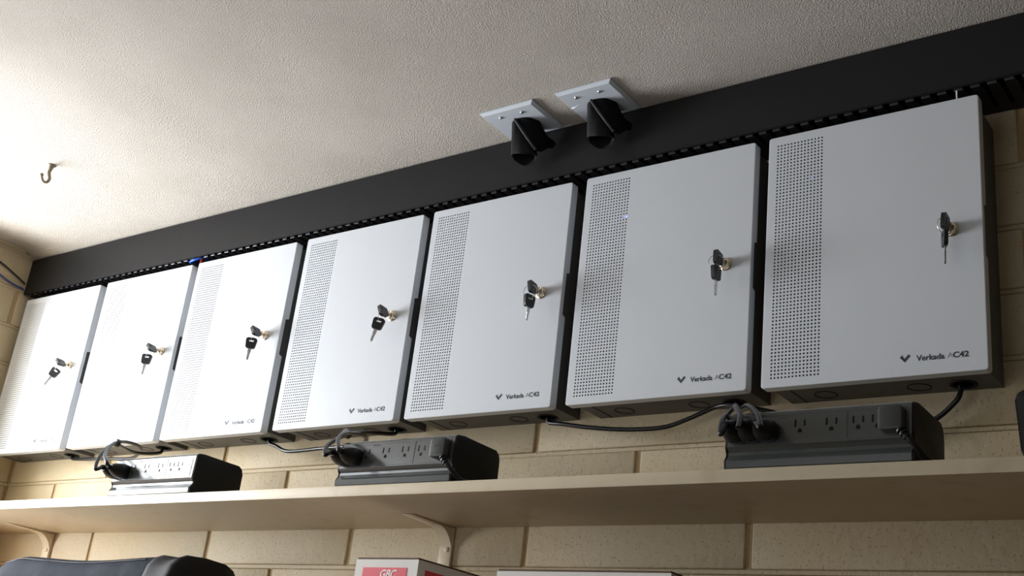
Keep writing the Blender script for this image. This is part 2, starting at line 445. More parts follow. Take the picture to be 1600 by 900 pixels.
def body_bm():
    bm = bmesh.new()
    x0, x1, z0, z1, y0, y1, w = 0.0065, 0.3135, 0.006, 0.4087, 0.0095, YW - 0.0006, 0.0015
    box(bm, x0, x1, y1 - w, y1, z0, z1)
    box(bm, x0, x0 + w, y0, y1 - w, z0, z1)
    box(bm, x1 - w, x1, y0, y1 - w, z0, z1)
    box(bm, x0 + w, x1 - w, y0, y1 - w, z0, z0 + w)
    box(bm, x0 + w, x1 - w, y0, y1 - w, z1 - w, z1)
    return bm
def disc(bm, c, r, h, ax='z', seg=24, ring=None):
    mt = Matrix.Translation(c)
    if ax == 'y': mt = mt @ Matrix.Rotation(PI / 2, 4, 'X')
    if ring: prof = [(ring, 0), (ring, h), (r, h), (r, 0), (ring, 0)]
    else: prof = [(r, 0), (r, h)]
    lathe(bm, prof, mt, seg, cap=not ring)
def make_cabinet(x):
    t = thing('control_cabinet', '', 'cabinet', (x, 0, 0))
    bo = link('body', body_bm(), 'body', t)
    for kx in (0.072, 0.208):
        b = bmesh.new(); disc(b, (kx, 0.068, 0.0053), 0.0168, 0.0006, ring=0.0153)
        link('knockout', b, 'black_hole', bo, 40)
    b = bmesh.new()
    lathe(b, [(0.0001, 0.0005), (0.014, 0.0005), (0.016, -0.0012), (0.0185, -0.0012), (0.0185, 0.0005)], Matrix.Translation((0.268, 0.070, 0.0055)), 24)
    link('cable_grommet', b, 'black_hole', bo, 40)
    b = bmesh.new(); box(b, 0.030, 0.0312, 0.020, 0.099, 0.0053, 0.0061)
    link('seam', b, 'black_hole', bo)
    d = link('door', door_bm(), 'door', t)
    b = bmesh.new()
    mt = Matrix.Translation((0.277, 0.0, 0.208)) @ Matrix.Rotation(PI / 2, 4, 'X')
    lathe(b, [(0.0001, 0), (0.0108, 0), (0.0108, 0.0012), (0.0098, 0.0022), (0.0085, 0.0026), (0.0085, 0.0075), (0.0078, 0.0088), (0.0066, 0.0092), (0.0062, 0.0080), (0.0001, 0.0080)], mt, 28)
    box(b, 0.2762, 0.2778, -0.0084, -0.0079, 0.2035, 0.2125)
    link('lock', b, 'brass', d, 40)
    return t, d
def add_lettering(d):
    # check mark emblem made of bars, then the word and the model code
    b = bmesh.new()
    def bar(cx, cz, L, w, ang):
        t2 = bmesh.new(); box(t2, -L / 2, L / 2, -0.0002, 0.0, -w / 2, w / 2)
        merge(b, t2, 0, Matrix.Translation((cx, 0, cz)) @ Matrix.Rotation(ang, 4, 'Y'))
    bar(0.2142, 0.0255, 0.0122, 0.0040, -PI / 4)
    bar(0.2082, 0.0256, 0.0066, 0.0038, PI / 4)
    bar(0.2062, 0.0280, 0.0020, 0.0052, PI / 4)
    for v in b.verts: v.co.x = 0.2065 + (v.co.x - 0.2065) * 0.90
    link('emblem', b, 'ink', d)
    text('lettering', 'Verkada', 0.0112, 'ink', d, (0.2265, -0.0001, 0.0205), (PI / 2, 0, 0), offset=0.00026, width=0.0375)
    text('thin_letter', 'A', 0.0112, 'thin_ink', d, (0.2678, -0.0001, 0.0205), (PI / 2, 0, 0), offset=-0.00022, width=0.0068)
    text('lettering', 'C42', 0.0112, 'ink', d, (0.2748, -0.0001, 0.0205), (PI / 2, 0, 0), offset=0.00030, width=0.0208)
CX = [-0.1002, 0.2477, 0.5895, 0.9418, 1.2872, 1.6371, 1.9802]
first, d0 = make_cabinet(CX[1])
cabs = {1: first}
plain = first
def door_of(c): return [k for k in c.children if k.name.startswith('door')][0]
c0 = copy_tree(plain); c0.location = (CX[0], 0, 0); add_lettering(door_of(c0)); cabs[0] = c0
for i in range(2, 7):
    c = copy_tree(c0); c.location = (CX[i], 0, 0); cabs[i] = c
CL = ['white perforated cabinet at far left end, against the side wall',
      'white perforated cabinet without visible lettering, between leftmost and the one under the blue cable',
      'white perforated cabinet right of the blue cable poking out of the duct',
      'white perforated cabinet above the left end of the middle grey surge protector',
      'white perforated cabinet directly below the black ceiling sleeves, middle surge protector under its left half',
      'white perforated cabinet whose bottom opening feeds a bunch of cords to the right surge protector',
      'white perforated cabinet at right end of the row, with blue light behind its holes']
for i in range(7):
    cabs[i]['label'] = CL[i]; cabs[i]['group'] = 'white control cabinets in a row on the wall'
for i, (lx, lz) in ((6, (0.0715, 0.3318)), (5, (0.0805, 0.3304))):
    b = bmesh.new()
    lathe(b, [(0.0001, 0), (0.0016 if i == 6 else 0.0035, 0), (0.0016 if i == 6 else 0.0035, 0.001), (0.0001, 0.0014)], Matrix.Translation((lx, 0.0040 if i == 6 else 0.009, lz)) @ Matrix.Rotation(PI / 2, 4, 'X'), 12)
    o = link('status_light', b, 'led', door_of(cabs[i])); o['label'] = 'glowing blue status light'

# ------------------------------------------------------------------ keys
def bow_prism(bm, mtx, slot=True):
    """key head in local (x,z) plane, thickness along y; shank leaves at +x=0 downwards (-z)"""
    w, h, th = 0.0115, 0.0115, 0.0028
    out = rrect(-w, w, -h, h, 0.005, 4)
    out = [(a * (1.0 if b > -0.004 else 0.86), b) for a, b in out]
    t = bmesh.new()
    hole = rrect(-0.0055, 0.0055, 0.0030, 0.0065, 0.0014, 4)
    n = len(out)
    loops = []
    for P, y in ((out, -th), (out, th), (hole, -th), (hole, th)):
        loops.append([t.verts.new((a, y, b)) for a, b in P])
    for A, B in ((loops[0], loops[1]), (loops[2], loops[3])):
        for k in range(n): t.faces.new((A[k], A[(k + 1) % n], B[(k + 1) % n], B[k]))
    for A, B in ((loops[0], loops[2]), (loops[1], loops[3])):
        for k in range(n): t.faces.new((A[k], A[(k + 1) % n], B[(k + 1) % n], B[k]))
    merge(bm, t, 0, mtx)
def blade_bm(L, w=0.0034):
    b = bmesh.new()
    pts = [(-w, 0), (-w, -L * 0.35), (-w * .62, -L * 0.40)]
    k = 5
    for i in range(k):
        z = -L * 0.42 - i * L * 0.1
        pts += [(-w * .55, z), (-w * .95, z - L * 0.035), (-w * .6, z - L * .07)]
    pts += [(0, -L), (w * .6, -L * .93), (w * .75, -L * .40), (w, -L * .35), (w, 0)]
    prism(b, pts, 'y', -0.0010, 0.0010)
    return b
# key in the lock: head in the y-z plane; hanging key from a ring
KN = ['leftmost cabinet', 'second cabinet from the left', 'third cabinet from the left', 'fourth cabinet, left of the middle surge protector',
      'cabinet below the black ceiling sleeves', 'second cabinet from the right', 'rightmost, nearest cabinet']
KN2 = ['leftmost cabinet', 'second cabinet from the left', 'third cabinet from the left', 'middle cabinet of the seven',
       'third cabinet from the right', 'second cabinet from the right', 'rightmost cabinet']
# per cabinet: roll of inserted key about its axis, yaw of hanging key, swing, lateral offset of the hanging key, depth offset
KP = [(-0.75, 0.65, 0.45, -0.004), (-0.70, 0.55, 0.05, -0.002), (-0.55, 0.65, 0.04, -0.006), (-0.40, 0.50, 0.22, 0.0),
      (-0.20, 1.35, 0.03, 0.0), (0.0, 1.50, -0.06, 0.0), (0.10, 2.05, -0.06, 0.0)]
def add_keys(i):
    roll, yaw, swing, dx = KP[i]
    lx, lz = CX[i] + 0.277, 0.208
    # key seated in the lock
    t = thing('key', 'black headed key seated in the lock of the ' + KN2[i], 'key', (lx, -0.0078, lz), group='keys seated in the cabinet locks')
    # local -z of key -> +y (into the lock)
    base = Matrix.Rotation(roll, 4, 'Y') @ Matrix.Rotation(PI / 2, 4, 'X').inverted() @ Matrix.Rotation(PI / 2, 4, 'Z')
    # direction check: key blade (-z) must point to +y
    if (base.to_3x3() @ Vector((0, 0, -1))).y < 0:
        base = Matrix.Rotation(roll, 4, 'Y') @ Matrix.Rotation(PI / 2, 4, 'X') @ Matrix.Rotation(PI / 2, 4, 'Z')
    b = bmesh.new(); mt = Matrix.Translation((0, -0.0185, 0)) @ base
    bow_prism(b, mt); link('head', b, 'keyblack', t, 35)
    b = blade_bm(0.0085, 0.0030)
    for v in b.verts: v.co = Matrix.Translation((0, -0.0078, 0)) @ base @ v.co
    link('blade', b, 'steel', t, 35)
    # ring passes through the slot of the seated key
    hp = Vector((lx, -0.0078, lz)) + (mt.to_3x3() @ Vector((0.0035, 0, 0.0047))) + Vector((0, -0.0185, 0))
    rr = 0.0120
    cy = hp + Vector((0, 0, -rr))
    b = bmesh.new()
    pts = [(rr * math.sin(2 * PI * k / 28), 0, rr * math.cos(2 * PI * k / 28)) for k in range(29)]
    rz = yaw + PI / 2 if i < 4 else yaw - PI / 2 + 0.5
    tube(b, pts, 0.00055, 6, 1, smoothpath=False, cap=False)
    o = link('key_ring', b, 'steel', None, 60, loc=cy, rot=(0, 0, rz))
    tag(o, 'thin steel ring joining the two keys on the ' + KN2[i], 'key ring', 'key rings on the cabinet locks')
    # hanging key
    bot = cy + Vector((0, 0, -rr))
    t = thing('key', 'black headed spare key hanging from the ring on the ' + KN2[i], 'key', (bot.x, bot.y, bot.z), (0, swing, yaw), group='spare keys hanging from rings')
    b = bmesh.new(); bow_prism(b, Matrix.Translation((0, 0, -0.0060)))
    link('head', b, 'keyblack', t, 35)
    b = blade_bm(0.026)
    for v in b.verts: v.co.z -= 0.0170
    link('blade', b, 'steel', t, 35)
for i in range(7): add_keys(i)

# ------------------------------------------------------------------ surge protectors
SW, SD, SH = 0.245, 0.118, 0.078
FB, FT = (0.001, 0.0300), (0.0030, 0.0715)       # bottom/top of the outlet face (y, z)
FR = [0.07, 0.155, 0.24, 0.415, 0.585, 0.725, 0.825]
tilt = math.atan2(FT[0] - FB[0], FT[1] - FB[1])
def face_pt(fx, v, out=0.0):
    y = FB[0] + (FT[0] - FB[0]) * v; z = FB[1] + (FT[1] - FB[1]) * v
    return Vector((fx * SW, y - out * math.cos(tilt), z + out * math.sin(tilt)))
def make_strip(x, y, rz, label):
    t = thing('surge_protector', label, 'surge protector', (x, y, ZS), (0, 0, rz), group='surge protectors on the long shelf')
    prof = [(0.002, 0.0), (0.0, 0.002), (-0.001, 0.0105), (0.0008, 0.0125), (0.0040, 0.0155), (0.0062, 0.0195), (0.0062, 0.0235), (0.0035, 0.0275), (0.001, 0.0300), FT, (0.0048, 0.0745), (0.0090, 0.0768), (0.0200, 0.078),
            (SD - 0.012, 0.077), (SD - 0.004, 0.072), (SD, 0.062), (SD, 0.002), (SD - 0.002, 0.0)]
    b = bmesh.new(); prism(b, prof, 'x', 0.0015, SW - 0.0012)
    link('housing', b, 'strip', t, 28)
    inner = [(a + (0.002 if a < 0.06 else -0.0015) * 0.4, max(0.0005, c * 0.992)) for a, c in prof]
    for nm, a0, a1 in (('end_cap', SW - 0.0012, SW + 0.0022), ('end_cap', -0.0022, 0.0015)):
        b = bmesh.new(); prism(b, inner, 'x', a0, a1, bev=0.0008); link(nm, b, 'strip_end', t, 30)
    # raised frame line on the outlet face
    fr = bmesh.new()
    mt = Matrix.Translation(face_pt(0, 0)) @ Matrix.Rotation(-tilt, 4, 'X')
    Hf = (FT[1] - FB[1]) / math.cos(tilt)
    for (a, b_, c, d) in ((0.008, SW - 0.008, Hf * 0.93, Hf * 0.945), (0.008, SW - 0.008, Hf * 0.055, Hf * 0.07), (SW - 0.0086, SW - 0.008, Hf * .06, Hf * .94), (SW * 0.665, SW * 0.668, Hf * .06, Hf * .94)):
        box(fr, a, b_, -0.0006, 0.0004, c, d, mtx=mt)
    link('face_trim', fr, 'strip', t)
    b = bmesh.new()
    box(b, 0.0, 0.016, -0.0005, 0.0, -0.0010, 0.0010, 0.0002, 1, mtx=Matrix.Translation(face_pt(0.29, 0.88)) @ Matrix.Rotation(-tilt, 4, 'X'))
    link('maker_mark', b, 'logo_grey', t)
    for f in FR:
        b = bmesh.new()
        mo = Matrix.Translation(face_pt(f, 0.60)) @ Matrix.Rotation(-tilt, 4, 'X')
        for sx, hh in ((-0.0062, 0.0048), (0.0062, 0.0040)):
            box(b, sx - 0.0012, sx + 0.0012, -0.0003, 0.0002, 0.002 - hh, 0.002 + hh, mtx=mo)
        prism(b, [(-0.0027, -0.0105), (0.0027, -0.0105), (0.0027, -0.0075), (0.0015, -0.0053), (-0.0015, -0.0053), (-0.0027, -0.0075)], 'y', -0.0003, 0.0002, mtx=mo)
        link('outlet', b, 'slot', t)
    b = bmesh.new()
    for fx in (0.02, SW - 0.02):
        for fy in (0.02, SD - 0.02): disc(b, (fx, fy, -0.00005), 0.005, 0.0004, seg=12)
    return t
STR = [(0.671, -0.1475, 0.0), (1.293, -0.1475, 0.0), (2.003, -0.1475, 0.0)]
LS = ['surge protector at left whose face gleams pale in window light', 'grey surge protector in the middle of the shelf', 'dark surge protector at right with three cord plugs side by side']
strips = [make_strip(*STR[i], LS[i]) for i in range(3)]
def sp(i, fx, v, out):      # a point on the outlet face of strip i, in world space
    x, y, rz = STR[i]
    return Matrix.Translation((x, y, ZS)) @ Matrix.Rotation(rz, 4, 'Z') @ face_pt(fx, v, out)

# power cords: plug on the outlet face, then a cord to the cabinet's bottom opening
def power_cord(i, f, route, label, group, plug_dir=(0, -1, 0.0), r=0.0037):
    p0 = sp(i, f, 0.40, 0.0003)
    t = thing('power_cable', label, 'power cord', tuple(p0), group=group)
    nrm = Vector((0, -math.cos(tilt), math.sin(tilt)))
    b = bmesh.new()
    # moulded plug: oval body tapering into a ribbed neck
    mt = nrm.to_track_quat('Z', 'X').to_matrix().to_4x4()
    secs = [(0.0, 0.0130, 0.0140), (0.004, 0.0145, 0.0155), (0.014, 0.0145, 0.0155), (0.024, 0.0120, 0.0130), (0.031, 0.0085, 0.0090), (0.036, 0.0060, 0.0062)]
    rings = []
    for h, rx, ry in secs:
        ring = []
        for k in range(16):
            a = 2 * PI * k / 16; c, s = math.cos(a), math.sin(a)
            ring.append(b.verts.new(mt @ Vector((math.copysign(abs(c) ** .7, c) * rx, math.copysign(abs(s) ** .7, s) * ry, h))))
        rings.append(ring)
    for A, B in zip(rings, rings[1:]):
        for k in range(16): b.faces.new((A[k], A[(k + 1) % 16], B[(k + 1) % 16], B[k]))
    b.faces.new(rings[0]); b.faces.new(rings[-1])
    link('plug', b, 'plug', t, 50)
    b = bmesh.new()
    end = nrm * 0.036
    pts = [end - nrm * 0.004, end + nrm * 0.004] + [Vector(q) - p0 for q in route]
    path = catmull(pts, 10)
    tube(b, path, r, 10, 1, smoothpath=False)
    link('cord', b, 'cord', t, 70)
    b = bmesh.new()
    for k in range(4):
        q = path[4 + k * 2] if len(path) > 14 else path[1 + k]
        q2 = path[5 + k * 2] if len(path) > 14 else path[2 + k]
        d = (q2 - q).normalized()
        tube(b, [q - d * 0.0011, q + d * 0.0011], 0.0056 - 0.0003 * k, 10, 1, smoothpath=False)
    link('strain_relief', b, 'plug', t, 50)
    return t
G = 'power cords plugged into the surge protectors'
def hole(i): return Vector((CX[i] + 0.268, 0.070, 0.0))
z6 = hole(5)
# right surge protector
power_cord(2, 0.07, [(2.023, -0.203, -0.126), (2.010, -0.175, -0.100), (1.989, -0.120, -0.074), (1.951, -0.030, -0.038), tuple(z6 + Vector((0.010, -0.014, -0.006))), tuple(z6 + Vector((0.006, -0.006, 0.004)))],
           'leftmost of three plugged cords on the right surge protector, rising to the cabinet', G)
power_cord(2, 0.155, [(2.047, -0.203, -0.120), (2.034, -0.172, -0.094), (2.006, -0.130, -0.067), (1.975, -0.070, -0.050), (1.932, 0.020, -0.016), (1.885, 0.056, -0.003), (1.830, 0.060, -0.019), (1.786, 0.060, -0.0296), (1.715, 0.062, -0.028), (1.645, 0.062, -0.020), (1.590, 0.064, -0.010), tuple(hole(4) + Vector((0.004, 0, -0.004))), tuple(hole(4) + Vector((0.0, 0, 0.004)))],
           'black cord drooping under two cabinets to the middle plug of the right surge protector', G)
power_cord(2, 0.24, [(2.077, -0.203, -0.120), (2.058, -0.172, -0.094), (2.022, -0.125, -0.066), (1.982, -0.065, -0.052), (1.945, 0.030, -0.018), (1.932, 0.064, -0.006), (1.971, 0.078, -0.014), (2.010, 0.080, -0.030), (2.070, 0.082, -0.055), (2.150, 0.086, -0.060), (2.205, 0.078, -0.040), (2.237, 0.070, -0.018), tuple(hole(6) + Vector((-0.004, 0, -0.003))), tuple(hole(6) + Vector((-0.004, 0, 0.004)))],
           'black cord passing behind the right surge protector up to the rightmost cabinet', G)
# middle surge protector
z4 = hole(3)
power_cord(1, 0.07, [(1.316, -0.203, -0.119), (1.290, -0.178, -0.097), (1.262, -0.130, -0.070), (1.230, -0.070, -0.042), (1.207, 0.000, -0.020), tuple(z4 + Vector((0.002, -0.010, -0.006))), tuple(z4 + Vector((0.002, -0.004, 0.004)))],
           'black cord looping up from the left plug of the middle surge protector', G)
power_cord(1, 0.155, [(1.345, -0.203, -0.112), (1.312, -0.176, -0.086), (1.280, -0.135, -0.063), (1.243, -0.085, -0.046), (1.203, -0.005, -0.028), (1.154, 0.035, -0.030), (1.032, 0.055, -0.026), (0.932, 0.062, -0.025), (0.885, 0.068, -0.010), tuple(hole(2) + Vector((0.006, 0, -0.003))), tuple(hole(2) + Vector((0, 0, 0.004)))],
           'black cord from the middle surge protector running left to the third cabinet', G)
# left surge protector
z2 = hole(1)
power_cord(0, 0.07, [(0.694, -0.203, -0.117), (0.668, -0.185, -0.091), (0.631, -0.150, -0.061), (0.600, -0.110, -0.038), (0.562, -0.060, -0.031), (0.539, -0.010, -0.028), tuple(z2 + Vector((0.006, -0.014, -0.010))), tuple(z2 + Vector((0.002, -0.004, 0.004)))],
           'black cord looping over from the left plug of the gleaming left surge protector', G)
power_cord(0, 0.155, [(0.726, -0.203, -0.106), (0.680, -0.180, -0.082), (0.631, -0.140, -0.050), (0.585, -0.080, -0.024), (0.545, -0.010, -0.016), (0.451, 0.040, -0.022), (0.325, 0.055, -0.014), (0.217, 0.064, -0.008), tuple(hole(0) + Vector((0.006, 0, -0.003))), tuple(hole(0) + Vector((0, 0, 0.004)))],
           'black cord from the left surge protector running along to the leftmost cabinet', G)
# cable tie knots on the loops
def velcro(loc, label, ax='x', r=0.0085, w=0.010):
    b = bmesh.new()
    mt = Matrix.Translation(loc) @ (Matrix.Rotation(PI / 2, 4, 'Y') if ax == 'x' else Matrix.Rotation(PI / 2, 4, 'X'))
    lathe(b, [(r - 0.001, -w / 2), (r, -w / 2), (r, w / 2), (r - 0.001, w / 2)], mt, 14)
    tag(link('cable_strap', b, 'plug', None, 40), label, 'cable strap')
velcro((0.606, -0.112, -0.036), 'black strap bundling cords above the left surge protector', 'y')
velcro((1.232, -0.080, -0.045), 'black strap bundling cords above the middle surge protector', 'y')
# flat plugs in the last outlet of the middle and right surge protectors
def flat_plug(i, label, shade, drop):
    p0 = sp(i, 0.905, 0.52, 0.0003)
    t = thing('power_cable', label, 'power cord', tuple(p0), group='flat plugged cords on the surge protectors')
    b = bmesh.new()
    prism(b, [(a, c) for a, c in rrect(-0.0150, 0.0150, -0.0150, 0.0165, 0.005, 4)], 'y', -0.0150, -0.0002, bev=0.0025, mtx=Matrix.Rotation(-tilt, 4, 'X'))
    pl = link('plug', b, 'flatplug', t, 35)
    if i == 1:
        text('maker_letters', 'APC', 0.0065, 'logo_grey', pl, (-0.0065, -0.0154, 0.0020), (PI / 2 - tilt, 0, 0), width=0.0115, shear=0.3)
    b = bmesh.new()
    pts = [(0.010, -0.010, -0.012), (0.018, -0.012, -0.022), (0.028, -0.007, -0.034), (0.036, 0.008, -0.046)] + drop
    path = catmull([Vector(q) for q in pts], 8)
    tube(b, path, 0.0036, 10, 1, smoothpath=False)
    link('cord', b, 'cord', t, 70)
    b = bmesh.new()
    for k in range(4):
        q, q2 = path[3 + 3 * k], path[4 + 3 * k]; d = (q2 - q).normalized()
        tube(b, [q - d * 0.0012, q + d * 0.0012], 0.0060 - 0.0004 * k, 10, 1, smoothpath=False)
    link('strain_relief', b, 'plug', t, 50)
zc = ZS + 0.0042
for i, lab in ((1, 'flat grey plug with its cord in the last outlet of the middle surge protector'), (2, 'flat dark plug with its cord in the last outlet of the right surge protector')):
    p0 = sp(i, 0.905, 0.52, 0.0003)
    zz = zc - p0.z
    flat_plug(i, lab, 0, [(0.042, 0.030, zz), (0.044, 0.075, zz), (0.050, 0.115, zz), (0.085, 0.150, zz), (0.10, 0.19, zz)])

# ------------------------------------------------------------------ ceiling pass-through plates with braided sleeves
def plate(x0, x1, y0, y1, label, chip):
    zt = ZC - 0.0002
    cx, cy = (x0 + x1) / 2, (y0 + y1) / 2
    t = thing('ceiling_plate', label, 'cover plate', (cx, cy, zt), group='pale ceiling plates')
    a, c = (x1 - x0) / 2, (y1 - y0) / 2
    b = bmesh.new()
    if chip: out = [(-a, -c), (a, -c), (a, c), (-a, c), (-a, -c + 0.050), (-a + 0.004, -c + 0.049), (-a + 0.020, -c + 0.0405), (-a + 0.022, -c + 0.038), (-a + 0.006, -c + 0.044), (-a, -c + 0.045)]
    else: out = [(-a, -c), (a, -c), (a, c), (-a, c)]
    n = len(out)
    inner = [(p[0] * 0.915, p[1] * 0.915) for p in out]
    V = [[b.verts.new((p[0], p[1], z)) for p in P] for P, z in ((out, 0.0), (out, -0.0022), (inner, -0.0068))]
    for A, B in ((V[0], V[1]), (V[1], V[2])):
        for k in range(n): b.faces.new((A[k], A[(k + 1) % n], B[(k + 1) % n], B[k]))
    b.faces.new(V[0]); b.faces.new(V[2])
    link('plate', b, 'plate', t)
    for sx in (-0.0235, 0.0235):
        b = bmesh.new()
        lathe(b, [(0.0036, 0.001), (0.0036, -0.0008), (0.0028, -0.0020), (0.0012, -0.0025), (0.0001, -0.0025)], Matrix.Translation((sx, -c + 0.020, -0.0068)), 16)
        link('screw', b, 'steel', t, 50)
plate(1.457, 1.5745, -0.1035, -0.0015, 'pale square ceiling plate on the left with two screws', False)
plate(1.6225, 1.7355, -0.1035, -0.0015, 'pale square ceiling plate on the right with a chipped left edge', True)
def sleeve(x, y, label, kx=0.0):
    z = ZC - 0.007
    t = thing('cable_sleeve', label, 'cable sleeve', (x, y, z), group='black braided sleeves hanging from the ceiling plates')
    # front roll: hangs straight down, widening, open rounded end
    b = bmesh.new()
    secs = []
    for k in range(9):
        f = k / 8
        secs.append((Vector((-0.0135 + 0.0130 * f + kx, -0.006 + 0.006 * f, -0.067 * f)), 0.0150 + 0.0110 * f - 0.002 * max(0, f - .8) * 5, 0.0190 + 0.004 * f))
    seg = 28
    def shell(secs, wob, ph):
        rings = []
        for (c, rx, ry), f in zip(secs, [k / (len(secs) - 1) for k in range(len(secs))]):
            ring = []
            for k in range(seg):
                a = 2 * PI * k / seg
                w = 1 + wob * math.sin(3 * a + ph + 2 * f) + wob * .6 * math.sin(7 * a + 5 * f)
                ring.append(c + Vector((math.cos(a) * rx * w, math.sin(a) * ry * w, 0.003 * math.sin(2 * a + ph) * f)))
            rings.append(ring)
        V = [[b.verts.new(q) for q in r] for r in rings]
        for A, B in zip(V, V[1:]):
            for k in range(seg): b.faces.new((A[k], A[(k + 1) % seg], B[(k + 1) % seg], B[k]))
        # rolled lip and inner wall at the mouth
        c = secs[-1][0]
        inn = [[b.verts.new(c + (q - c) * s + Vector((0, 0, dz))) for q in rings[-1]] for s, dz in ((0.97, -0.0015), (0.90, -0.0008), (0.84, 0.020), (0.5, 0.045))]
        P = V[-1]
        for Q in inn:
            for k in range(seg): b.faces.new((P[k], P[(k + 1) % seg], Q[(k + 1) % seg], Q[k]))
            P = Q
        b.faces.new(P); b.faces.new(V[0])
    shell(secs, 0.05, 0.4)
    link('front_roll', b, 'sleeve', t, 60)
    # rear flap: slants back and right to the duct, a folded half cone with a doubled edge
    b = bmesh.new()
    ap = Vector((0.000, -0.002, -0.0005))
    N = 14
    top, bot = [], []
    for k in range(N + 1):
        f = k / N
        a = math.radians(-115 + 190 * f)
        top.append(Vector((0.000 + 0.0255 * math.cos(a), -0.003 + 0.0255 * math.sin(a), 0)))
        u = math.sin(f * PI / 2)
        bx = 0.0300 + 0.006 * f + 0.004 * math.sin(f * PI)
        by = min(-0.008 + 0.050 * f, -y - 0.0015)
        bz = -0.0625 + 0.004 * f * 3 + 0.026 * f ** 2.2 - 0.003 * math.sin(f * PI * 3)
        bot.append(Vector((bx, by, bz)))
    rows = 7
    V = []
    for j in range(rows + 1):
        g = j / rows
        V.append([b.verts.new(top[k].lerp(bot[k], g) + Vector((0.0012 * math.sin(k * 1.7 + g * 4), 0, 0))) for k in range(N + 1)])
    for j in range(rows):
        for k in range(N): b.faces.new((V[j][k], V[j][k + 1], V[j + 1][k + 1], V[j + 1][k]))
    bmesh.ops.solidify(b, geom=b.faces[:], thickness=0.0022)
    fl = link('rear_flap', b, 'sleeve', t, 60)
    b = bmesh.new()
    o_ = Vector((0, -0.0030, 0))
    tube(b, [top[0] + o_, top[0].lerp(bot[0], .5) + o_ * 1.6, bot[0] + o_ * 0.6], 0.0025, 8, 6)
    link('hem', b, 'sleeve_hem_lit', fl, 60)
sleeve(1.5235, -0.040, 'black braided sleeve under the left ceiling plate')
sleeve(1.6845, -0.037, 'black braided sleeve under the right ceiling plate')

# ------------------------------------------------------------------ ceiling hook
t = thing('ceiling_hook', 'small tarnished swag hook screwed into bright part of ceiling', 'hook', (0.4455, -0.326, zceil(.4455, -.326)))
b = bmesh.new()
lathe(b, [(0.0001, 0.002), (0.0095, 0.002), (0.0095, -0.0015), (0.006, -0.004), (0.0045, -0.009), (0.0035, -0.012), (0.0001, -0.012)], Matrix.Identity(4), 18)
link('base', b, 'hook', t, 45)
b = bmesh.new()
cv = Vector((-0.466, -0.885, 0)).normalized()
pts = [(0, -0.010), (0.0015, -0.018), (-0.001, -0.026), (-0.0035, -0.033), (0.000, -0.0415), (0.0085, -0.0425), (0.0135, -0.036), (0.0165, -0.0285)]
pth = [cv * (a * 0.85) + Vector((0, 0, z)) for a, z in pts]
tube(b, pth, lambda f: 0.0040 - 0.0014 * f, 10, 6)
link('hook_arm', b, 'hook', t, 60)
b = bmesh.new()
bmesh.ops.create_uvsphere(b, u_segments=14, v_segments=9, radius=0.0042)
for v in b.verts: v.co += pth[-1]
link('ball_tip', b, 'hook', t, 60)

# ------------------------------------------------------------------ loose cables at the duct
def cable(name, pts, r, m, label, cat='cable'):
    b = bmesh.new(); tube(b, pts, r, 8, 8)
    return tag(link(name, b, m, None, 60), label, cat)
cable('network_cable', [(-0.118, -0.42, 0.520), (-0.121, -0.25, 0.512), (-0.1225, -0.14, 0.503), (-0.124, -0.085, 0.492), (-0.124, -0.045, 0.478), (-0.1235, -0.006, 0.462)], 0.0028, 'cord', 'black cable along the left wall entering the end of the duct')
cable('network_cable', [(-0.118, -0.42, 0.500), (-0.121, -0.22, 0.490), (-0.1225, -0.12, 0.478), (-0.124, -0.078, 0.460), (-0.124, -0.040, 0.450), (-0.1235, -0.006, 0.447)], 0.0028, 'navy', 'dark blue cable along the left wall entering the end of the duct')
cable('network_cable', [(0.528, 0.040, 0.443), (0.538, 0.014, 0.4300), (0.552, 0.006, 0.4285), (0.566, 0.006, 0.4300), (0.580, 0.016, 0.436), (0.590, 0.05, 0.443)], 0.0030, 'blue', 'bright blue cable bulging out of the duct slots')
cable('cable_strap', [(0.578, 0.016, 0.440), (0.579, 0.012, 0.425), (0.580, 0.012, 0.412), (0.581, 0.014, 0.402)], 0.0028, 'red', 'short dark red strap hanging between second and third cabinets', 'strap')
b = bmesh.new(); box(b, -0.0011, 0.0011, -0.0006, 0.0006, 0, 0.020, 0.0003, 1)
o = link('zip_tie', b, 'zip', None, loc=(2.2665, 0.014, 0.4135), rot=(0.5, 0.15, 0))
tag(o, 'white zip tie tail sticking up above the rightmost cabinet', 'zip tie')

# ------------------------------------------------------------------ black device at the right edge of the shelf
t = thing('power_adapter', 'black rounded device standing on the shelf at the right frame edge', 'device', (2.3600, -0.128, ZS))
b = bmesh.new()
prism(b, [(a + 0.006 * (0.085 - c) / 0.085, c) for a, c in rrect(0.0, 0.16, 0.0, 0.085, 0.012, 6)], 'y', 0.0, 0.075, bev=0.003)
link('case', b, 'strip_end', t, 35)
b = bmesh.new(); box(b, 0.03, 0.13, -0.001, 0.001, 0.02, 0.06, 0.0004, 1); link('front_panel', b, 'strip', t)

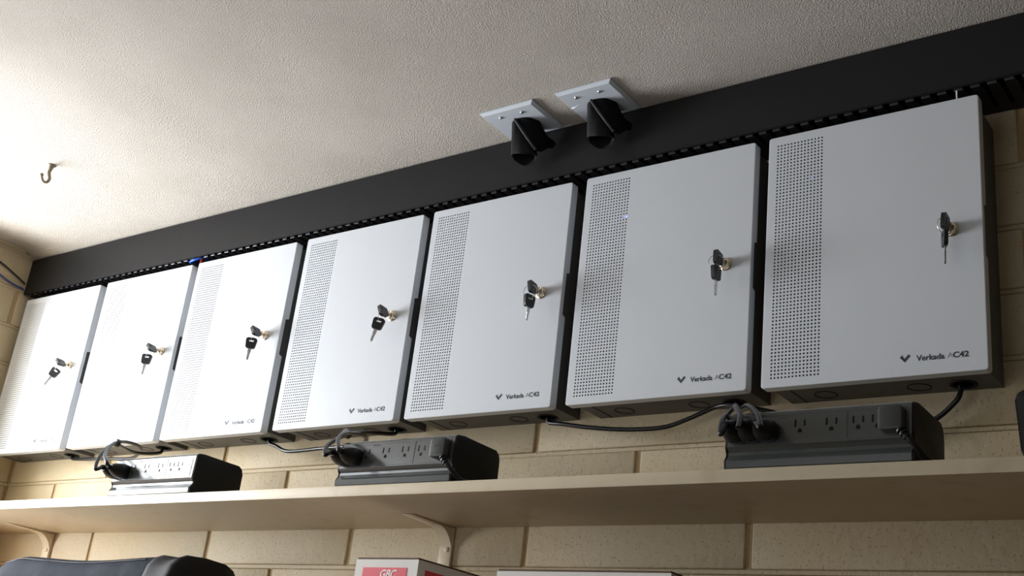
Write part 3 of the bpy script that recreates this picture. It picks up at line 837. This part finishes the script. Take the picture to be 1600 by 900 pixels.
# ------------------------------------------------------------------ cartons and bag on the lower shelf
def carton(x0, y0, w, d, ztop, label, marks, rz=0):
    t = thing('carton', label, 'box', (x0, y0, ZL), (0, 0, rz), group='white cartons with red print')
    h = ztop - ZL
    b = bmesh.new(); e = 0.003
    box(b, 0, w, 0, e, 0, h); box(b, 0, w, d - e, d, 0, h); box(b, 0, e, e, d - e, 0, h); box(b, w - e, w, e, d - e, 0, h); box(b, e, w - e, e, d - e, 0, e)
    link('carton_body', b, 'board', t)
    b = bmesh.new(); box(b, 0.001, w - 0.001, 0.001, d - 0.001, h, h + 0.003, 0.0008, 1)
    link('lid_flap', b, 'kraft', t)
    marks(t, w, d, h)
    return t
def gbc(t, w, d, h):
    b = bmesh.new(); box(b, 0.017, w - 0.021, -0.0006, 0.0, h - 0.075, h - 0.0125); p1 = link('front_label', b, 'redprint', t)
    b = bmesh.new(); box(b, w, w + 0.0006, 0.018, d - 0.02, h - 0.075, h - 0.013); link('side_label', b, 'redprint', t)
    text('label_letters', 'GBC', 0.0165, 'whiteprint', p1, (0.055, -0.0008, h - 0.0275), (PI / 2, 0, 0), offset=0.0003, width=0.034, shear=0.25)
    b = bmesh.new()
    x = 0.028
    while x < w - 0.030:
        l = random.uniform(0.004, 0.013)
        box(b, x, x + l, -0.0010, -0.0006, h - 0.0375, h - 0.0353); x += l + 0.002
    link('small_print', b, 'whiteprint', p1)
    b = bmesh.new(); box(b, w + 0.0006, w + 0.0010, 0.085, 0.087, h - 0.07, h - 0.013); link('side_line', b, 'whiteprint', t)
def red2(t, w, d, h):
    b = bmesh.new(); box(b, 0.009, 0.135, -0.0006, 0.0, h - 0.07, h - 0.0095); p1 = link('front_label', b, 'redprint', t)
    b = bmesh.new(); box(b, 0.0505, 0.0515, -0.0010, -0.0006, h - 0.07, h - 0.0095); link('label_line', b, 'whiteprint', p1)
carton(1.372, -0.150, 0.129, 0.22, -0.277, 'white carton with red label, standing left under the shelf bracket', gbc)
carton(1.652, -0.150, 0.283, 0.22, -0.2925, 'wide white carton with red strip, right of the lettered carton', red2)
# soft bag
t = thing('laptop_bag', 'dark navy nylon bag with black end on the lower shelf at left', 'bag', (0.40, -0.13, ZL))
def bag_pt(x0, x1, zt, th, f, a, grow=1.0):
    x = x0 + (x1 - x0) * f
    e0 = min(1, max(0.0, f * 7 + 0.02)) ** 0.5
    e1 = min(1, (1 - f) * 9 + 0.02) ** 0.5
    hh = (zt - 0.006 * math.sin(f * PI) + 0.002 * math.sin(f * 9)) * (0.88 + 0.12 * e0 * e1)
    tt = th * (0.75 + 0.25 * e0 * e1)
    c, s = math.cos(a), math.sin(a)
    return Vector((x, math.copysign(abs(c) ** 0.55, c) * tt * grow, hh / 2 + math.copysign(abs(s) ** 0.45, s) * hh / 2 * grow))
def bag_shell(bm, x0, x1, zt, th, n=24, mi=0):
    rings = []
    for i in range(n + 1):
        rings.append([bm.verts.new(bag_pt(x0, x1, zt, th, i / n, 2 * PI * k / 20)) for k in range(20)])
    for A, B in zip(rings, rings[1:]):
        for k in range(20): bm.faces.new((A[k], A[(k + 1) % 20], B[(k + 1) % 20], B[k])).material_index = mi
    bm.faces.new(rings[0]); bm.faces.new(rings[-1])
b = bmesh.new(); bag_shell(b, 0.0, 0.57, -0.276 - ZL, 0.075); link('bag_body', b, 'bag', t, 70)
b = bmesh.new(); bag_shell(b, 0.505, 0.600, -0.2725 - ZL, 0.083, 12); link('bag_end', b, 'bagend', t, 70)
b = bmesh.new(); tube(b, [bag_pt(0.0, 0.57, -0.276 - ZL, 0.075, 0.06 + k * 0.1, PI * 0.70, 1.004) for k in range(9)], 0.0016, 6, 4); link('zip_seam', b, 'bagend', t, 60)
